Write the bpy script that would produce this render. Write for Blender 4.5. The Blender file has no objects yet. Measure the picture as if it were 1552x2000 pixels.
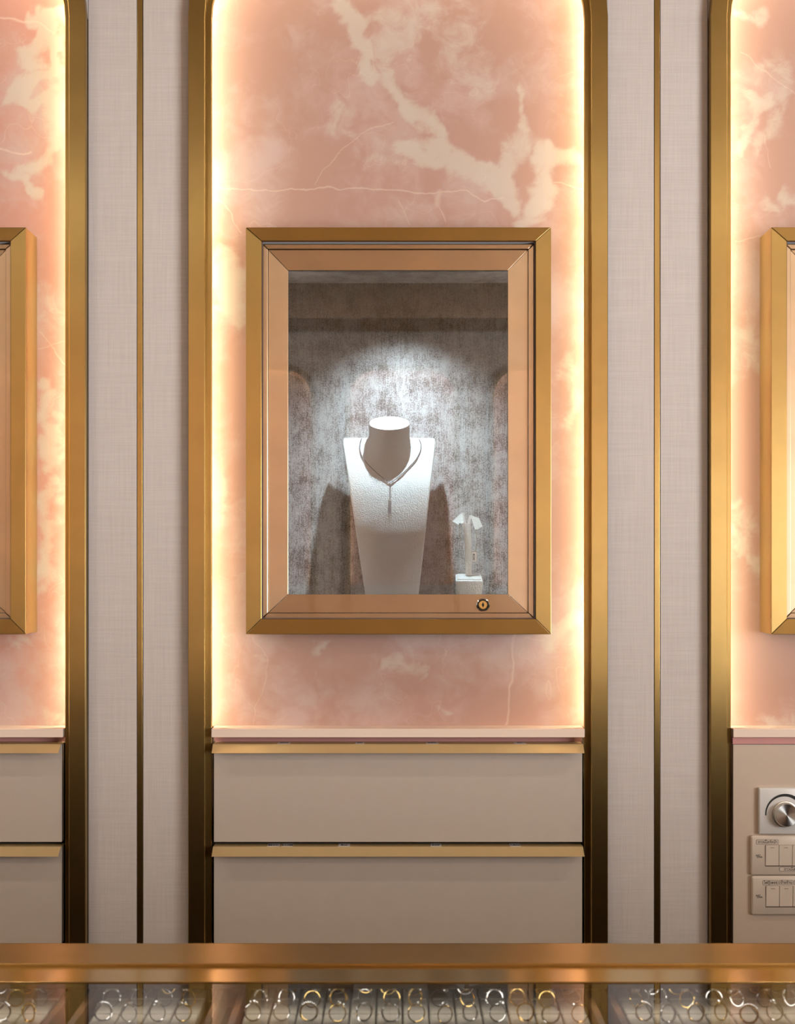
import bpy, bmesh, math, random
from mathutils import Vector, Matrix, noise
from mathutils.bvhtree import BVHTree

# ------------------------------------------------------------------ camera, world, lights, exposure
D = 2.5                      # camera to the plane of the brass arch frames (y = 0)
F = 2778.0                   # focal length in pixels of the 1552 x 2000 frame
S = D / F                    # metres per pixel on that plane
CX, CY = 776.0, 1085.0       # vanishing point of the depth lines
EYE = 1.35
scene = bpy.context.scene
col = scene.collection
cam_d = bpy.data.cameras.new('camera')
cam = bpy.data.objects.new('camera', cam_d)
col.objects.link(cam)
cam.location = (0, -D, EYE)
cam.rotation_euler = (math.pi / 2, 0, 0)
cam_d.sensor_fit = 'HORIZONTAL'
cam_d.sensor_width = 24.0
cam_d.lens = F / 1552 * 24.0
cam_d.shift_y = (CY - 1000) / 1552
cam_d.clip_start = 0.02
cam_d.dof.use_dof = True
cam_d.dof.focus_distance = D
cam_d.dof.aperture_fstop = 14
scene.camera = cam

world = bpy.data.worlds.new('world')
scene.world = world
world.use_nodes = True
world.node_tree.nodes['Background'].inputs[0].default_value = (0.85, 0.9, 1.0, 1)
world.node_tree.nodes['Background'].inputs[1].default_value = 0.15

vs = scene.view_settings
vs.view_transform = 'Standard'
vs.look = 'None'
vs.exposure = 0.0
vs.gamma = 1.0
vs.use_curve_mapping = False
scene.cycles.use_denoising = True
scene.cycles.max_bounces = 10
scene.cycles.transparent_max_bounces = 24
scene.cycles.sample_clamp_indirect = 6.0
scene.cycles.caustics_reflective = False
scene.cycles.caustics_refractive = False

XL, XR, YB, ZC = -3.4, 3.8, -6.6, 2.86       # the room


def area(name, loc, rot, sx, sy, watt, colr):
    l = bpy.data.lights.new(name, 'AREA')
    l.shape = 'RECTANGLE'
    l.size, l.size_y, l.energy, l.color = sx, sy, watt, colr
    o = bpy.data.objects.new(name, l)
    o.location, o.rotation_euler = loc, rot
    col.objects.link(o)
    return o


# daylight entering through the shopfront window in the right wall
area('daylight', (XR + 0.25, -4.0, 1.12), (0, math.pi / 2, 0), 1.9, 3.0, 440, (0.97, 0.98, 1.0))
LAMP_W = 8.0                                # each recessed ceiling lamp
LED_E = 37.0                                 # emission of the niche LED strips
SPOT_W = 16.0                                 # the lamp inside the showcase


# ------------------------------------------------------------------ pixels to metres
def PX(px, y=0.0):
    return (px - CX) * S * (D + y) / D


def PZ(py, y=0.0):
    return EYE + (CY - py) * S * (D + y) / D


# ------------------------------------------------------------------ materials
def srgb(r, g, b):
    f = lambda c: (c / 255 / 12.92) if c / 255 <= 0.04045 else ((c / 255 + 0.055) / 1.055) ** 2.4
    return (f(r), f(g), f(b), 1)


class NT:
    def __init__(s, name):
        s.m = bpy.data.materials.new(name)
        s.m.use_nodes = True
        s.t = s.m.node_tree
        s.b = s.t.nodes['Principled BSDF']
        s.out = s.t.nodes['Material Output']

    def n(s, typ, **kw):
        nd = s.t.nodes.new('ShaderNode' + typ)
        for k, v in kw.items():
            setattr(nd, k, v)
        return nd

    def l(s, a, b):
        s.t.links.new(a, b)

    def put(s, sock, v):
        if hasattr(v, 'is_linked') or hasattr(v, 'links'):
            s.l(v, sock)
        else:
            sock.default_value = v

    def math(s, op, a, b=0.0, c=0.0, clamp=False):
        nd = s.n('Math', operation=op, use_clamp=clamp)
        for i, v in enumerate((a, b, c)):
            s.put(nd.inputs[i], v)
        return nd.outputs[0]

    def vm(s, op, a, b=None, scale=None):
        nd = s.n('VectorMath', operation=op)
        s.put(nd.inputs[0], a)
        if b is not None:
            s.put(nd.inputs[1], b)
        if scale is not None:
            s.put(nd.inputs['Scale'], scale)
        return nd.outputs['Value'] if op in ('DOT_PRODUCT', 'LENGTH', 'DISTANCE') else nd.outputs[0]

    def ramp(s, v, a, b, c=0.0, d=1.0, smooth=True):
        nd = s.n('MapRange')
        nd.interpolation_type = 'SMOOTHSTEP' if smooth else 'LINEAR'
        s.put(nd.inputs[0], v)
        for i, x in enumerate((a, b, c, d)):
            s.put(nd.inputs[1 + i], x)
        return nd.outputs[0]

    def noise(s, vec, scale, detail=4.0, rough=0.55, out='Fac', dist=0.0):
        nd = s.n('TexNoise')
        s.put(nd.inputs['Vector'], vec)
        nd.inputs['Scale'].default_value = scale
        nd.inputs['Detail'].default_value = detail
        nd.inputs['Roughness'].default_value = rough
        nd.inputs['Distortion'].default_value = dist
        return nd.outputs[out]

    def mix(s, f, a, b):
        nd = s.n('Mix', data_type='RGBA')
        s.put(nd.inputs[0], f)
        s.put(nd.inputs[6], a)
        s.put(nd.inputs[7], b)
        return nd.outputs[2]

    def bump(s, h, strength, dist):
        nd = s.n('Bump')
        nd.inputs['Strength'].default_value = strength
        nd.inputs['Distance'].default_value = dist
        s.put(nd.inputs['Height'], h)
        s.l(nd.outputs[0], s.b.inputs['Normal'])

    def set(s, **kw):
        for k, v in kw.items():
            s.put(s.b.inputs[k.replace('_', ' ')], v)
        return s.m

    def obj(s):
        return s.n('TexCoord').outputs['Object']

    def pos(s):
        return s.n('NewGeometry').outputs['Position']

    def scaled(s, vec, x, y, z):
        return s.vm('MULTIPLY', vec, (x, y, z))


def plain(name, c, rough=0.5, metal=0.0, **kw):
    t = NT(name)
    v = t.noise(t.obj(), 40.0, 3.0)
    c2 = tuple(x * 0.93 for x in c[:3]) + (1,)
    t.set(Base_Color=t.mix(v, c2, c), Roughness=rough, Metallic=metal, **kw)
    return t.m


def brass(name, c, rough, tangent, aniso=0.7, brush=(3000, 3000, 30), coat=0.0):
    t = NT(name)
    p = t.pos()
    br = t.noise(t.scaled(p, *brush), 1.0, 2.0)
    bl = t.noise(p, 9.0, 3.0)
    dark = tuple(x * 0.9 for x in c[:3]) + (1,)
    t.set(Base_Color=t.mix(t.ramp(bl, 0.3, 0.7), dark, c), Metallic=1.0, Anisotropic=aniso,
          Roughness=t.ramp(br, 0.3, 0.7, rough * 0.93, rough * 1.07), Coat_Weight=coat, Coat_Roughness=0.02)
    cx = t.n('CombineXYZ')
    for i in range(3):
        cx.inputs[i].default_value = tangent[i]
    t.l(cx.outputs[0], t.b.inputs['Tangent'])
    return t.m


BR = (0.40, 0.275, 0.10, 1)
M = {}
M['brass_v'] = brass('brushed_brass_upright', BR, 0.30, (0.707, 0.707, 0), 0.75, (3000, 3000, 30))
M['brass_h'] = brass('brushed_brass_level', BR, 0.30, (0, 0.707, 0.707), 0.75, (30, 3000, 3000))
M['brass_rail'] = brass('polished_brass_rail', (0.52, 0.37, 0.145, 1), 0.17, (0, 0.707, 0.707), 0.8, (30, 3000, 3000))
M['bronze_v'] = brass('satin_bronze_upright', (0.53, 0.39, 0.255, 1), 0.32, (0.707, 0.707, 0), 0.6, (3000, 3000, 30), 1.0)
M['bronze_h'] = brass('satin_bronze_level', (0.53, 0.39, 0.255, 1), 0.32, (0, 0.707, 0.707), 0.6, (30, 3000, 3000), 1.0)
M['gold_matte'] = None
M['steel'] = brass('polished_steel', (0.75, 0.74, 0.72, 1), 0.12, (0.707, 0.707, 0), 0.0)
M['silver'] = brass('silver_metal', (0.86, 0.86, 0.87, 1), 0.1, (0.707, 0.707, 0), 0.0)
M['gold'] = brass('yellow_gold', (0.85, 0.60, 0.22, 1), 0.12, (0.707, 0.707, 0), 0.0)
M['lock_brass'] = brass('lock_brass', (0.75, 0.52, 0.2, 1), 0.2, (0.707, 0.707, 0), 0.0)
M['gold_matte'] = plain('matte_gold_aluminium', srgb(222, 196, 146), 0.42, 0.45)
M['cream'] = plain('cream_lacquer', srgb(196, 184, 172), 0.38)
M['board'] = plain('beige_board', srgb(200, 182, 164), 0.45)
M['dark'] = plain('dark_recess', (0.012, 0.008, 0.006, 1), 0.8)
M['black'] = plain('black_ink', (0.01, 0.01, 0.01, 1), 0.6)
M['paper'] = plain('white_sticker', srgb(228, 222, 218), 0.5)
M['plastic'] = plain('ivory_plastic', srgb(216, 202, 186), 0.3)
M['plastic_white'] = plain('white_plastic', srgb(226, 224, 220), 0.28)
M['wood_dark'] = plain('dark_counter_wood', srgb(70, 46, 28), 0.35)
M['tray_pad'] = plain('beige_tray_pad', srgb(190, 180, 164), 0.85)
M['tray_wood'] = plain('brown_tray_wood', srgb(128, 92, 66), 0.5)
M['white_wall'] = plain('warm_white_paint', srgb(205, 190, 172), 0.7)
M['ceiling'] = plain('ceiling_paint', srgb(176, 152, 122), 0.8)
M['velvet_brush'] = plain('brown_velvet_seal', srgb(84, 50, 38), 0.9, Sheen_Weight=0.6)
M['floor'] = plain('brown_stone_floor', srgb(120, 98, 78), 0.3)


def emis(name, c, e):
    t = NT(name)
    t.set(Base_Color=(0.8, 0.8, 0.8, 1), Emission_Color=c, Emission_Strength=e)
    return t.m


M['led'] = emis('warm_led_strip', (1.0, 0.81, 0.53, 1), LED_E)
M['led_far'] = emis('warm_led_strip_opposite', (1.0, 0.72, 0.38, 1), 210.0)
M['led_cool'] = emis('cool_led_lens', (0.75, 0.9, 1.0, 1), 2.0)
M['case_fill'] = emis('white_case_fill', (1.0, 0.93, 0.84, 1), 4.5)
M['fill_bar'] = emis('neutral_fill_glow', (1.0, 0.93, 0.85, 1), 20.0)
M['lamp'] = emis('ceiling_lamp_lens', (1.0, 0.86, 0.68, 1), 4.0)


def m_leather():
    t = NT('white_grained_leather')
    p = t.obj()
    v = t.n('TexVoronoi')
    v.inputs['Scale'].default_value = 560
    t.l(p, v.inputs['Vector'])
    t.bump(t.math('ADD', v.outputs['Distance'], t.noise(p, 300, 2)), 0.7, 0.001)
    t.set(Base_Color=srgb(226, 225, 222), Roughness=0.5)
    return t.m


def m_fabric():
    t = NT('woven_linen')
    p = t.pos()
    sp = t.n('SeparateXYZ')
    t.l(p, sp.inputs[0])
    k = 2 * math.pi / 0.0028
    wob = t.noise(p, 30, 3)
    sx = t.math('SINE', t.math('MULTIPLY', sp.outputs[0], k))
    sz = t.math('SINE', t.math('MULTIPLY', sp.outputs[2], k))
    w = t.math('MULTIPLY', sx, sz)
    slubv = t.noise(t.scaled(p, 420, 1, 9), 1.0, 3)
    slubh = t.noise(t.scaled(p, 9, 1, 420), 1.0, 3)
    sl = t.math('ADD', slubv, slubh)
    f = t.math('ADD', t.math('MULTIPLY', w, 0.25), t.math('MULTIPLY', sl, 0.7))
    f = t.math('ADD', f, t.math('MULTIPLY', wob, 0.1))
    c = t.mix(t.ramp(f, 0.1, 1.4), srgb(186, 176, 171), srgb(214, 207, 203))
    t.bump(f, 0.25, 0.0006)
    t.set(Base_Color=c, Roughness=0.9, Sheen_Weight=0.15)
    return t.m


def m_velvet(name, lean):
    t = NT(name)
    p = t.pos()
    thr = t.noise(t.scaled(p, 700, 700, 40), 1.0, 3)
    speck = t.noise(p, 420, 3, 0.7)
    crush = t.noise(t.scaled(p, 26, 26, 22), 1.0, 6, 0.72)
    f = t.math('ADD', t.math('MULTIPLY', speck, 0.75), t.math('MULTIPLY', crush, 0.75))
    f = t.math('ADD', f, t.math('MULTIPLY', thr, 0.35))
    c = t.mix(t.ramp(f, 0.70, 1.08), srgb(58, 31, 20), srgb(168, 159, 156))
    bp = t.n('Bump')
    bp.inputs['Strength'].default_value = 0.4
    bp.inputs['Distance'].default_value = 0.001
    t.l(f, bp.inputs['Height'])
    if lean:                                   # the pile is brushed upwards
        nn = t.vm('NORMALIZE', t.vm('ADD', t.n('NewGeometry').outputs['Normal'], (0, 0, lean)))
        t.l(nn, bp.inputs['Normal'])
    t.l(bp.outputs[0], t.b.inputs['Normal'])
    t.set(Base_Color=c, Roughness=0.75, Sheen_Weight=0.4, Sheen_Roughness=0.4)
    return t.m


BLOBS = {}


def m_onyx(name, ox, blobs, veins, tint=0.0, seed=0.0):
    """pink onyx: cloudy cream drifts along given runs, fine veins, soft mottling"""
    BLOBS[name] = blobs
    t = NT(name)
    p = t.pos()
    sp = t.n('SeparateXYZ')
    t.l(p, sp.inputs[0])
    kk = S * (D + 0.055) / D
    u = t.math('MULTIPLY_ADD', sp.outputs[0], 1 / kk, CX)
    w = t.math('MULTIPLY_ADD', sp.outputs[2], -1 / kk, CY + EYE / kk)
    cmb = t.n('CombineXYZ')
    t.l(u, cmb.inputs[0])
    t.l(w, cmb.inputs[1])
    cmb.inputs[2].default_value = seed
    q = cmb.outputs[0]
    flat = t.vm('MULTIPLY', q, (1, 1, 0))
    wn2 = t.noise(q, 0.02, 3, 0.5, 'Color')
    qv = t.vm('ADD', flat, t.vm('MULTIPLY', t.vm('SUBTRACT', wn2, (0.5, 0.5, 0.5)), (26, 26, 0)))

    def seg(pt, a, b, r):
        ba = (b[0] - a[0], b[1] - a[1], 0)
        bb = max(1e-3, ba[0] ** 2 + ba[1] ** 2)
        pa = t.vm('SUBTRACT', pt, (a[0], a[1], 0))
        h = t.math('DIVIDE', t.vm('DOT_PRODUCT', pa, ba), bb, clamp=True)
        d = t.vm('LENGTH', t.vm('SUBTRACT', pa, t.vm('SCALE', ba, scale=h)))
        return t.ramp(d, 0.0, r, 1.0, 0.0)

    def union(pt, runs):
        m = None
        for run in runs:
            pts, r = run[0], run[1]
            wgt = run[2] if len(run) > 2 else 1.0
            for a, b in zip(pts[:-1], pts[1:]):
                v = t.math('MULTIPLY', seg(pt, a, b, r), wgt)
                m = v if m is None else t.math('MAXIMUM', m, v)
        return m

    at = t.n('Attribute', attribute_name='drift')
    cl = at.outputs['Fac']
    fb = t.noise(q, 0.022, 9, 0.66, dist=0.6)
    soft = t.noise(q, 0.0045, 4, 0.5)
    cloud = t.ramp(t.math('ADD', cl, t.math('MULTIPLY', t.math('SUBTRACT', fb, 0.5), 1.1)), 0.22, 0.85)
    haze = t.ramp(t.math('ADD', soft, t.math('MULTIPLY', t.math('SUBTRACT', fb, 0.5), 0.35)), 0.42, 0.70)
    vn = t.math('MULTIPLY', union(qv, veins), 0.38)
    ridge = t.math('ABSOLUTE', t.math('SUBTRACT', t.noise(q, 0.006, 3, 0.5, dist=0.4), 0.52))
    hair = t.math('MULTIPLY', t.ramp(ridge, 0.0, 0.004, 0.18, 0.0), t.ramp(soft, 0.4, 0.6))
    deep = (*srgb(182 + tint, 147, 134)[:3], 1)
    rose = srgb(194, 171, 164)
    base = t.mix(haze, deep, rose)
    base = t.mix(t.math('MULTIPLY', cloud, 0.8), base, srgb(200, 190, 178))
    base = t.mix(t.math('MAXIMUM', vn, hair), base, srgb(224, 208, 192))
    t.set(Base_Color=base, Roughness=0.10, Specular_IOR_Level=0.5)
    return t.m


M['leather'] = m_leather()
M['fabric'] = m_fabric()
M['velvet'] = m_velvet('crushed_brown_silver_velvet', 1.6)
M['velvet_flat'] = m_velvet('brown_velvet_ceiling', 0.0)
M['onyx_c'] = m_onyx('pink_onyx_middle', 0, [
    ([(668, 28), (702, 34), (704, 70), (716, 110)], 44),
    ([(716, 110), (742, 130), (735, 150)], 34),
    ([(742, 40), (790, 60), (760, 100)], 60, 0.62),
    ([(800, 20), (900, 60), (890, 130), (930, 170)], 95, 0.5),
    ([(772, 130), (790, 180), (830, 215), (845, 265)], 34, 0.9),
    ([(790, 275), (850, 290), (900, 315), (930, 345), (985, 365)], 40, 0.95),
    ([(1022, 160), (1028, 200), (1040, 235), (1030, 275)], 24, 0.7),
    ([(1030, 275), (990, 300), (985, 350)], 48, 0.8),
    ([(1060, 300), (1085, 320), (1050, 400), (1010, 425)], 46, 0.9),
    ([(985, 350), (1000, 380)], 40), ([(1085, 320), (1130, 330)], 50, 0.8),
    ([(660, 200), (668, 250), (700, 310), (780, 320)], 34, 0.5),
    ([(430, 525), (450, 545), (470, 600)], 60, 0.9), ([(430, 900), (445, 1000)], 50, 0.5),
    ([(1100, 700), (1120, 800)], 40, 0.6), ([(1110, 1205), (1060, 1240)], 40, 0.8),
    ([(740, 1300), (820, 1305)], 22, 0.5), ([(610, 1265), (650, 1243)], 16, 0.6),
    ([(845, 1390), (870, 1405)], 14, 0.5), ([(500, 1290), (540, 1300)], 22, 0.4),
], [
    ([(405, 366), (470, 368), (570, 372), (700, 366), (780, 372), (850, 378), (905, 372), (945, 392), (985, 384)], 2.6),
    ([(612, 362), (660, 300), (705, 260), (770, 240)], 1.8, 0.7),
    ([(414, 385), (440, 405), (470, 455)], 2.2, 0.7),
    ([(855, 378), (854, 400)], 11, 0.8), ([(856, 400), (872, 432)], 2.2, 0.7),
    ([(776, 390), (800, 440)], 1.6, 0.6), ([(1002, 1240), (1004, 1300), (992, 1350), (989, 1416)], 4, 0.8),
    ([(490, 1240), (525, 1280), (493, 1416)], 1.6, 0.5), ([(1085, 360), (1142, 366)], 2.4, 0.9),
], 0, 3.0)
M['onyx_l'] = m_onyx('pink_onyx_left', 0, [
    ([(70, 20), (110, 40), (80, 80), (48, 85), (60, 120)], 34),
    ([(115, 30), (112, 120), (90, 150), (60, 150), (20, 195)], 30),
    ([(60, 170), (40, 205), (70, 230), (110, 210)], 24), ([(110, 180), (115, 260), (90, 300), (50, 340)], 30, 0.8),
    ([(20, 330), (60, 380), (100, 385)], 26, 0.8), ([(85, 760), (110, 850), (90, 900)], 40, 0.8),
    ([(85, 950), (110, 1040), (90, 1150)], 40, 0.7), ([(20, 1245), (60, 1250)], 26, 0.6),
    ([(95, 1390), (110, 1410)], 26, 0.6), ([(80, 560), (110, 640)], 40, 0.4),
], [([(-5, 38), (40, 40), (75, 48), (105, 62)], 3.0), ([(-5, 292), (45, 301), (60, 295)], 4.0),
    ([(75, 648), (95, 672), (128, 715)], 1.8, 0.7), ([(75, 684), (128, 668)], 1.6, 0.6)], 12, 40.0)
M['onyx_r'] = m_onyx('pink_onyx_right', 0, [
    ([(1450, 20), (1480, 40)], 40, 0.7), ([(1490, 190), (1465, 235), (1445, 290)], 26, 0.7),
    ([(1530, 130), (1520, 260), (1490, 280)], 50, 0.6), ([(1495, 380), (1530, 400)], 30, 0.7),
    ([(1500, 1400), (1550, 1420)], 40, 0.6), ([(1450, 600), (1475, 720)], 40, 0.5),
    ([(1440, 1000), (1480, 1100)], 36, 0.6), ([(1540, 370), (1560, 390)], 30, 0.8),
], [([(1445, 103), (1500, 142), (1552, 185)], 2.0, 0.7), ([(1496, 265), (1506, 330)], 1.5, 0.5),
    ([(1435, 470), (1480, 460)], 1.8, 0.7)], 0, 77.0)
M['onyx_edge_lit'] = m_onyx('glow_onyx_edge', 0, [], [([(400, 1430), (1150, 1436)], 2.0, 0.5)], 0, 21.0)
for nd in M['onyx_edge_lit'].node_tree.nodes:
    if nd.type == 'BSDF_PRINCIPLED':
        lk_ = nd.inputs['Base Color'].links[0]
        mixn = M['onyx_edge_lit'].node_tree.nodes.new('ShaderNodeMix')
        mixn.data_type = 'RGBA'
        mixn.inputs[0].default_value = 0.85
        M['onyx_edge_lit'].node_tree.links.new(lk_.from_socket, mixn.inputs[6])
        mixn.inputs[7].default_value = srgb(250, 230, 212)  # LED glow in the ledge painted in as a paler colour
        M['onyx_edge_lit'].node_tree.links.new(mixn.outputs[2], nd.inputs['Base Color'])
        break
M['resin_glow'] = plain('pink_resin_and_glow', srgb(200, 146, 142), 0.3)  # glue line on the right, painted glow below the other ledges
M['onyx_far'] = m_onyx('pink_onyx_far', 0, [([(300, 300), (900, 500)], 80, 0.6)],
                       [([(0, 366), (1552, 372)], 2.6)], 0, 11.0)


def m_glass(name, ior, tint=(1, 1, 1, 1)):
    t = NT(name)
    fr = t.n('Fresnel')
    fr.inputs['IOR'].default_value = ior
    tr = t.n('BsdfTransparent')
    tr.inputs[0].default_value = tint
    gl = t.n('BsdfGlossy')
    gl.inputs['Roughness'].default_value = 0.0
    mx = t.n('MixShader')
    t.l(fr.outputs[0], mx.inputs[0])
    t.l(tr.outputs[0], mx.inputs[1])
    t.l(gl.outputs[0], mx.inputs[2])
    t.l(mx.outputs[0], t.out.inputs[0])
    t.t.nodes.remove(t.b)
    return t.m


def m_clear():
    t = NT('clear_glass_inner_face')
    tr = t.n('BsdfTransparent')
    tr.inputs[0].default_value = (0.97, 0.985, 0.975, 1)
    t.l(tr.outputs[0], t.out.inputs[0])
    t.t.nodes.remove(t.b)
    return t.m


M['glass_door'] = m_glass('door_glass', 2.1)
M['glass_top'] = m_glass('counter_glass', 1.75)
M['clear'] = m_clear()


def m_gem():
    t = NT('clear_brilliant_stone')
    t.set(Base_Color=(0.95, 0.97, 1, 1), Roughness=0.03, Metallic=0.85)
    return t.m


M['gem'] = m_gem()


# ------------------------------------------------------------------ mesh building
class MB:
    def __init__(s):
        s.v, s.f, s.m = [], [], []

    def quad(s, pts, mi=0):
        n = len(s.v)
        s.v += [tuple(p) for p in pts]
        s.f.append(tuple(range(n, n + len(pts))))
        s.m.append(mi)

    def box(s, x0, x1, y0, y1, z0, z1, mi=0):
        return s.prism([(x0, z0), (x1, z0), (x1, z1), (x0, z1)], y0, y1, mi)

    def prism(s, poly, y0, y1, mi=0, side=None):
        """polygon in x, z (anticlockwise seen from the front) run from y0 (front) to y1 (back)"""
        n, k = len(s.v), len(poly)
        s.v += [(x, y0, z) for x, z in poly] + [(x, y1, z) for x, z in poly]
        s.f.append(tuple(range(n, n + k)))
        s.f.append(tuple(reversed(range(n + k, n + 2 * k))))
        s.m += [mi, mi]
        for i in range(k):
            j = (i + 1) % k
            s.f.append((n + j, n + i, n + k + i, n + k + j))
            s.m.append(mi if side is None else side)

    def xprism(s, poly, x0, x1, mi=0):
        """polygon in y, z run along x"""
        n, k = len(s.v), len(poly)
        s.v += [(x0, y, z) for y, z in poly] + [(x1, y, z) for y, z in poly]
        s.f.append(tuple(range(n, n + k)))
        s.f.append(tuple(reversed(range(n + k, n + 2 * k))))
        s.m += [mi, mi]
        for i in range(k):
            j = (i + 1) % k
            s.f.append((n + j, n + i, n + k + i, n + k + j))
            s.m.append(mi)

    def loft(s, rings, mi=0, cap=True, closed=True):
        n, k = len(s.v), len(rings[0])
        for r in rings:
            s.v += [tuple(p) for p in r]
        for a in range(len(rings) - 1):
            for i in range(k if closed else k - 1):
                j = (i + 1) % k
                s.f.append((n + a * k + i, n + a * k + j, n + (a + 1) * k + j, n + (a + 1) * k + i))
                s.m.append(mi)
        if cap and closed:
            s.f.append(tuple(reversed(range(n, n + k))))
            s.f.append(tuple(range(n + (len(rings) - 1) * k, n + len(rings) * k)))
            s.m += [mi, mi]

    def lathe(s, prof, c, axis='y', seg=32, mi=0, cap=True):
        """profile of (radius, position along the axis)"""
        rings = []
        for r, h in prof:
            ring = []
            for i in range(seg):
                a = 2 * math.pi * i / seg
                p = {'y': (r * math.cos(a), h, r * math.sin(a)), 'z': (r * math.cos(a), r * math.sin(a), h)}[axis]
                ring.append((c[0] + p[0], c[1] + p[1], c[2] + p[2]))
            rings.append(ring)
        s.loft(rings, mi, cap)

    def tube(s, pts, r, seg=6, mi=0, closed=False):
        pts = [Vector(p) for p in pts]
        k = len(pts)
        rings = []
        for i, p in enumerate(pts):
            a = pts[(i - 1) % k] if (closed or i > 0) else p
            b = pts[(i + 1) % k] if (closed or i < k - 1) else p
            t = (b - a).normalized()
            up = Vector((0, 1, 0)) if abs(t.y) < 0.9 else Vector((0, 0, 1))
            u = t.cross(up).normalized()
            w = t.cross(u)
            rings.append([p + (u * math.cos(2 * math.pi * j / seg) + w * math.sin(2 * math.pi * j / seg)) * r for j in range(seg)])
        if closed:
            rings.append(rings[0])
        s.loft(rings, mi, not closed)

    def ball(s, c, r, mi=0):
        n = len(s.v)
        c = Vector(c)
        for d in ((1, 0, 0), (-1, 0, 0), (0, 1, 0), (0, -1, 0), (0, 0, 1), (0, 0, -1)):
            s.v.append(tuple(c + Vector(d) * r))
        for f in ((0, 2, 4), (2, 1, 4), (1, 3, 4), (3, 0, 4), (2, 0, 5), (1, 2, 5), (3, 1, 5), (0, 3, 5)):
            s.f.append(tuple(n + i for i in f))
            s.m.append(mi)

    def add(s, vs_, fs_, mi=0):
        n = len(s.v)
        s.v += [tuple(p) for p in vs_]
        for f in fs_:
            s.f.append(tuple(n + i for i in f))
            s.m.append(mi)

    def build(s, name, mats, parent=None, bevel=0.0, smooth=False, origin=None, fix=True):
        if not isinstance(mats, (list, tuple)):
            mats = [mats]
        o0 = Vector(origin) if origin is not None else (wloc(parent) if parent else Vector((0, 0, 0)))
        me = bpy.data.meshes.new(name)
        me.from_pydata([tuple(Vector(p) - o0) for p in s.v], [], s.f)
        for m in mats:
            me.materials.append(m)
        for p, mi in zip(me.polygons, s.m):
            p.material_index = mi
            p.use_smooth = smooth
        if fix:
            bm = bmesh.new()
            bm.from_mesh(me)
            bmesh.ops.recalc_face_normals(bm, faces=bm.faces)
            bm.to_mesh(me)
            bm.free()
        if smooth:
            try:
                me.set_sharp_from_angle(angle=math.radians(40))
            except Exception:
                pass
        me.update()
        o = bpy.data.objects.new(name, me)
        col.objects.link(o)
        if parent:
            o.parent = parent
            o.location = o0 - wloc(parent)
        else:
            o.location = o0
        if bevel:
            b = o.modifiers.new('bevel', 'BEVEL')
            b.width, b.segments, b.limit_method = bevel, 2, 'ANGLE'
        return o


def wloc(o):
    v = Vector((0, 0, 0))
    while o is not None:
        v = v + o.location
        o = o.parent
    return v


def tag(o, label, cat, group=None, kind=None):
    if label:
        o['label'] = label
    if cat:
        o['category'] = cat
    if group:
        o['group'] = group
    if kind:
        o['kind'] = kind
    return o


def empty(name, loc, label, cat, group=None):
    o = bpy.data.objects.new(name, None)
    o.empty_display_size = 0.05
    col.objects.link(o)
    o.location = loc
    return tag(o, label, cat, group)


def struct(o, label=None):
    o['kind'] = 'structure'
    if label:
        o['label'] = label
    return o


def copy_tree(o, dx, parent=None):
    c = o.copy()
    col.objects.link(c)
    c.parent = parent
    if parent is None:
        c.location = o.location + Vector((dx, 0, 0))
    for ch in list(o.children):
        copy_tree(ch, 0, c)
    return c


def text_mesh(txt, size):
    cu = bpy.data.curves.new('txt', 'FONT')
    cu.body, cu.size, cu.align_x, cu.align_y = txt, size, 'CENTER', 'CENTER'
    cu.resolution_u = 2
    cu.offset = 0.018 * size
    ob = bpy.data.objects.new('txt', cu)
    col.objects.link(ob)
    dg = bpy.context.evaluated_depsgraph_get()
    dg.update()
    me = bpy.data.meshes.new_from_object(ob.evaluated_get(dg))
    vs_ = [(v.co.x, v.co.y) for v in me.vertices]
    fs_ = [tuple(p.vertices) for p in me.polygons]
    bpy.data.objects.remove(ob)
    bpy.data.curves.remove(cu)
    bpy.data.meshes.remove(me)
    return vs_, fs_


# ------------------------------------------------------------------ the room
o = MB(); o.box(XL, XR, YB - 0.2, 0.3, -0.1, 0); struct(o.build('floor', M['floor']), 'brown stone shop floor')
o = MB(); o.box(XL, XR, YB - 0.2, 0.3, ZC, ZC + 0.1); struct(o.build('ceiling', M['ceiling']), 'plain warm ceiling')
o = MB(); o.box(XL - 0.1, XL, YB - 0.2, 0.3, 0, ZC); struct(o.build('wall_left', M['white_wall']), 'plain warm side wall')
o = MB()
WY0, WY1, WZ0, WZ1 = -5.6, -2.4, 0.12, 2.12
o.box(XR, XR + 0.1, YB - 0.2, WY0, 0, ZC)
o.box(XR, XR + 0.1, WY1, 0.3, 0, ZC)
o.box(XR, XR + 0.1, WY0, WY1, 0, WZ0)
o.box(XR, XR + 0.1, WY0, WY1, WZ1, ZC)
struct(o.build('wall_right', M['white_wall']), 'side wall with the shopfront window')
o = MB()
for a, b in ((WY0, WY0 + 0.05), (WY1 - 0.05, WY1), ((WY0 + WY1) / 2 - 0.03, (WY0 + WY1) / 2 + 0.03)):
    o.box(XR + 0.02, XR + 0.08, a, b, WZ0, WZ1)
o.box(XR + 0.02, XR + 0.08, WY0, WY1, WZ0, WZ0 + 0.05)
o.box(XR + 0.02, XR + 0.08, WY0, WY1, WZ1 - 0.05, WZ1)
struct(o.build('window_1', M['brass_v']), 'brass framed shopfront window')

o = MB(); o.box(XL, XR, 0.175, 0.275, 0, ZC)
wall_front = struct(o.build('wall_front', M['white_wall']), 'wall behind the panels and niches')

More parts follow.
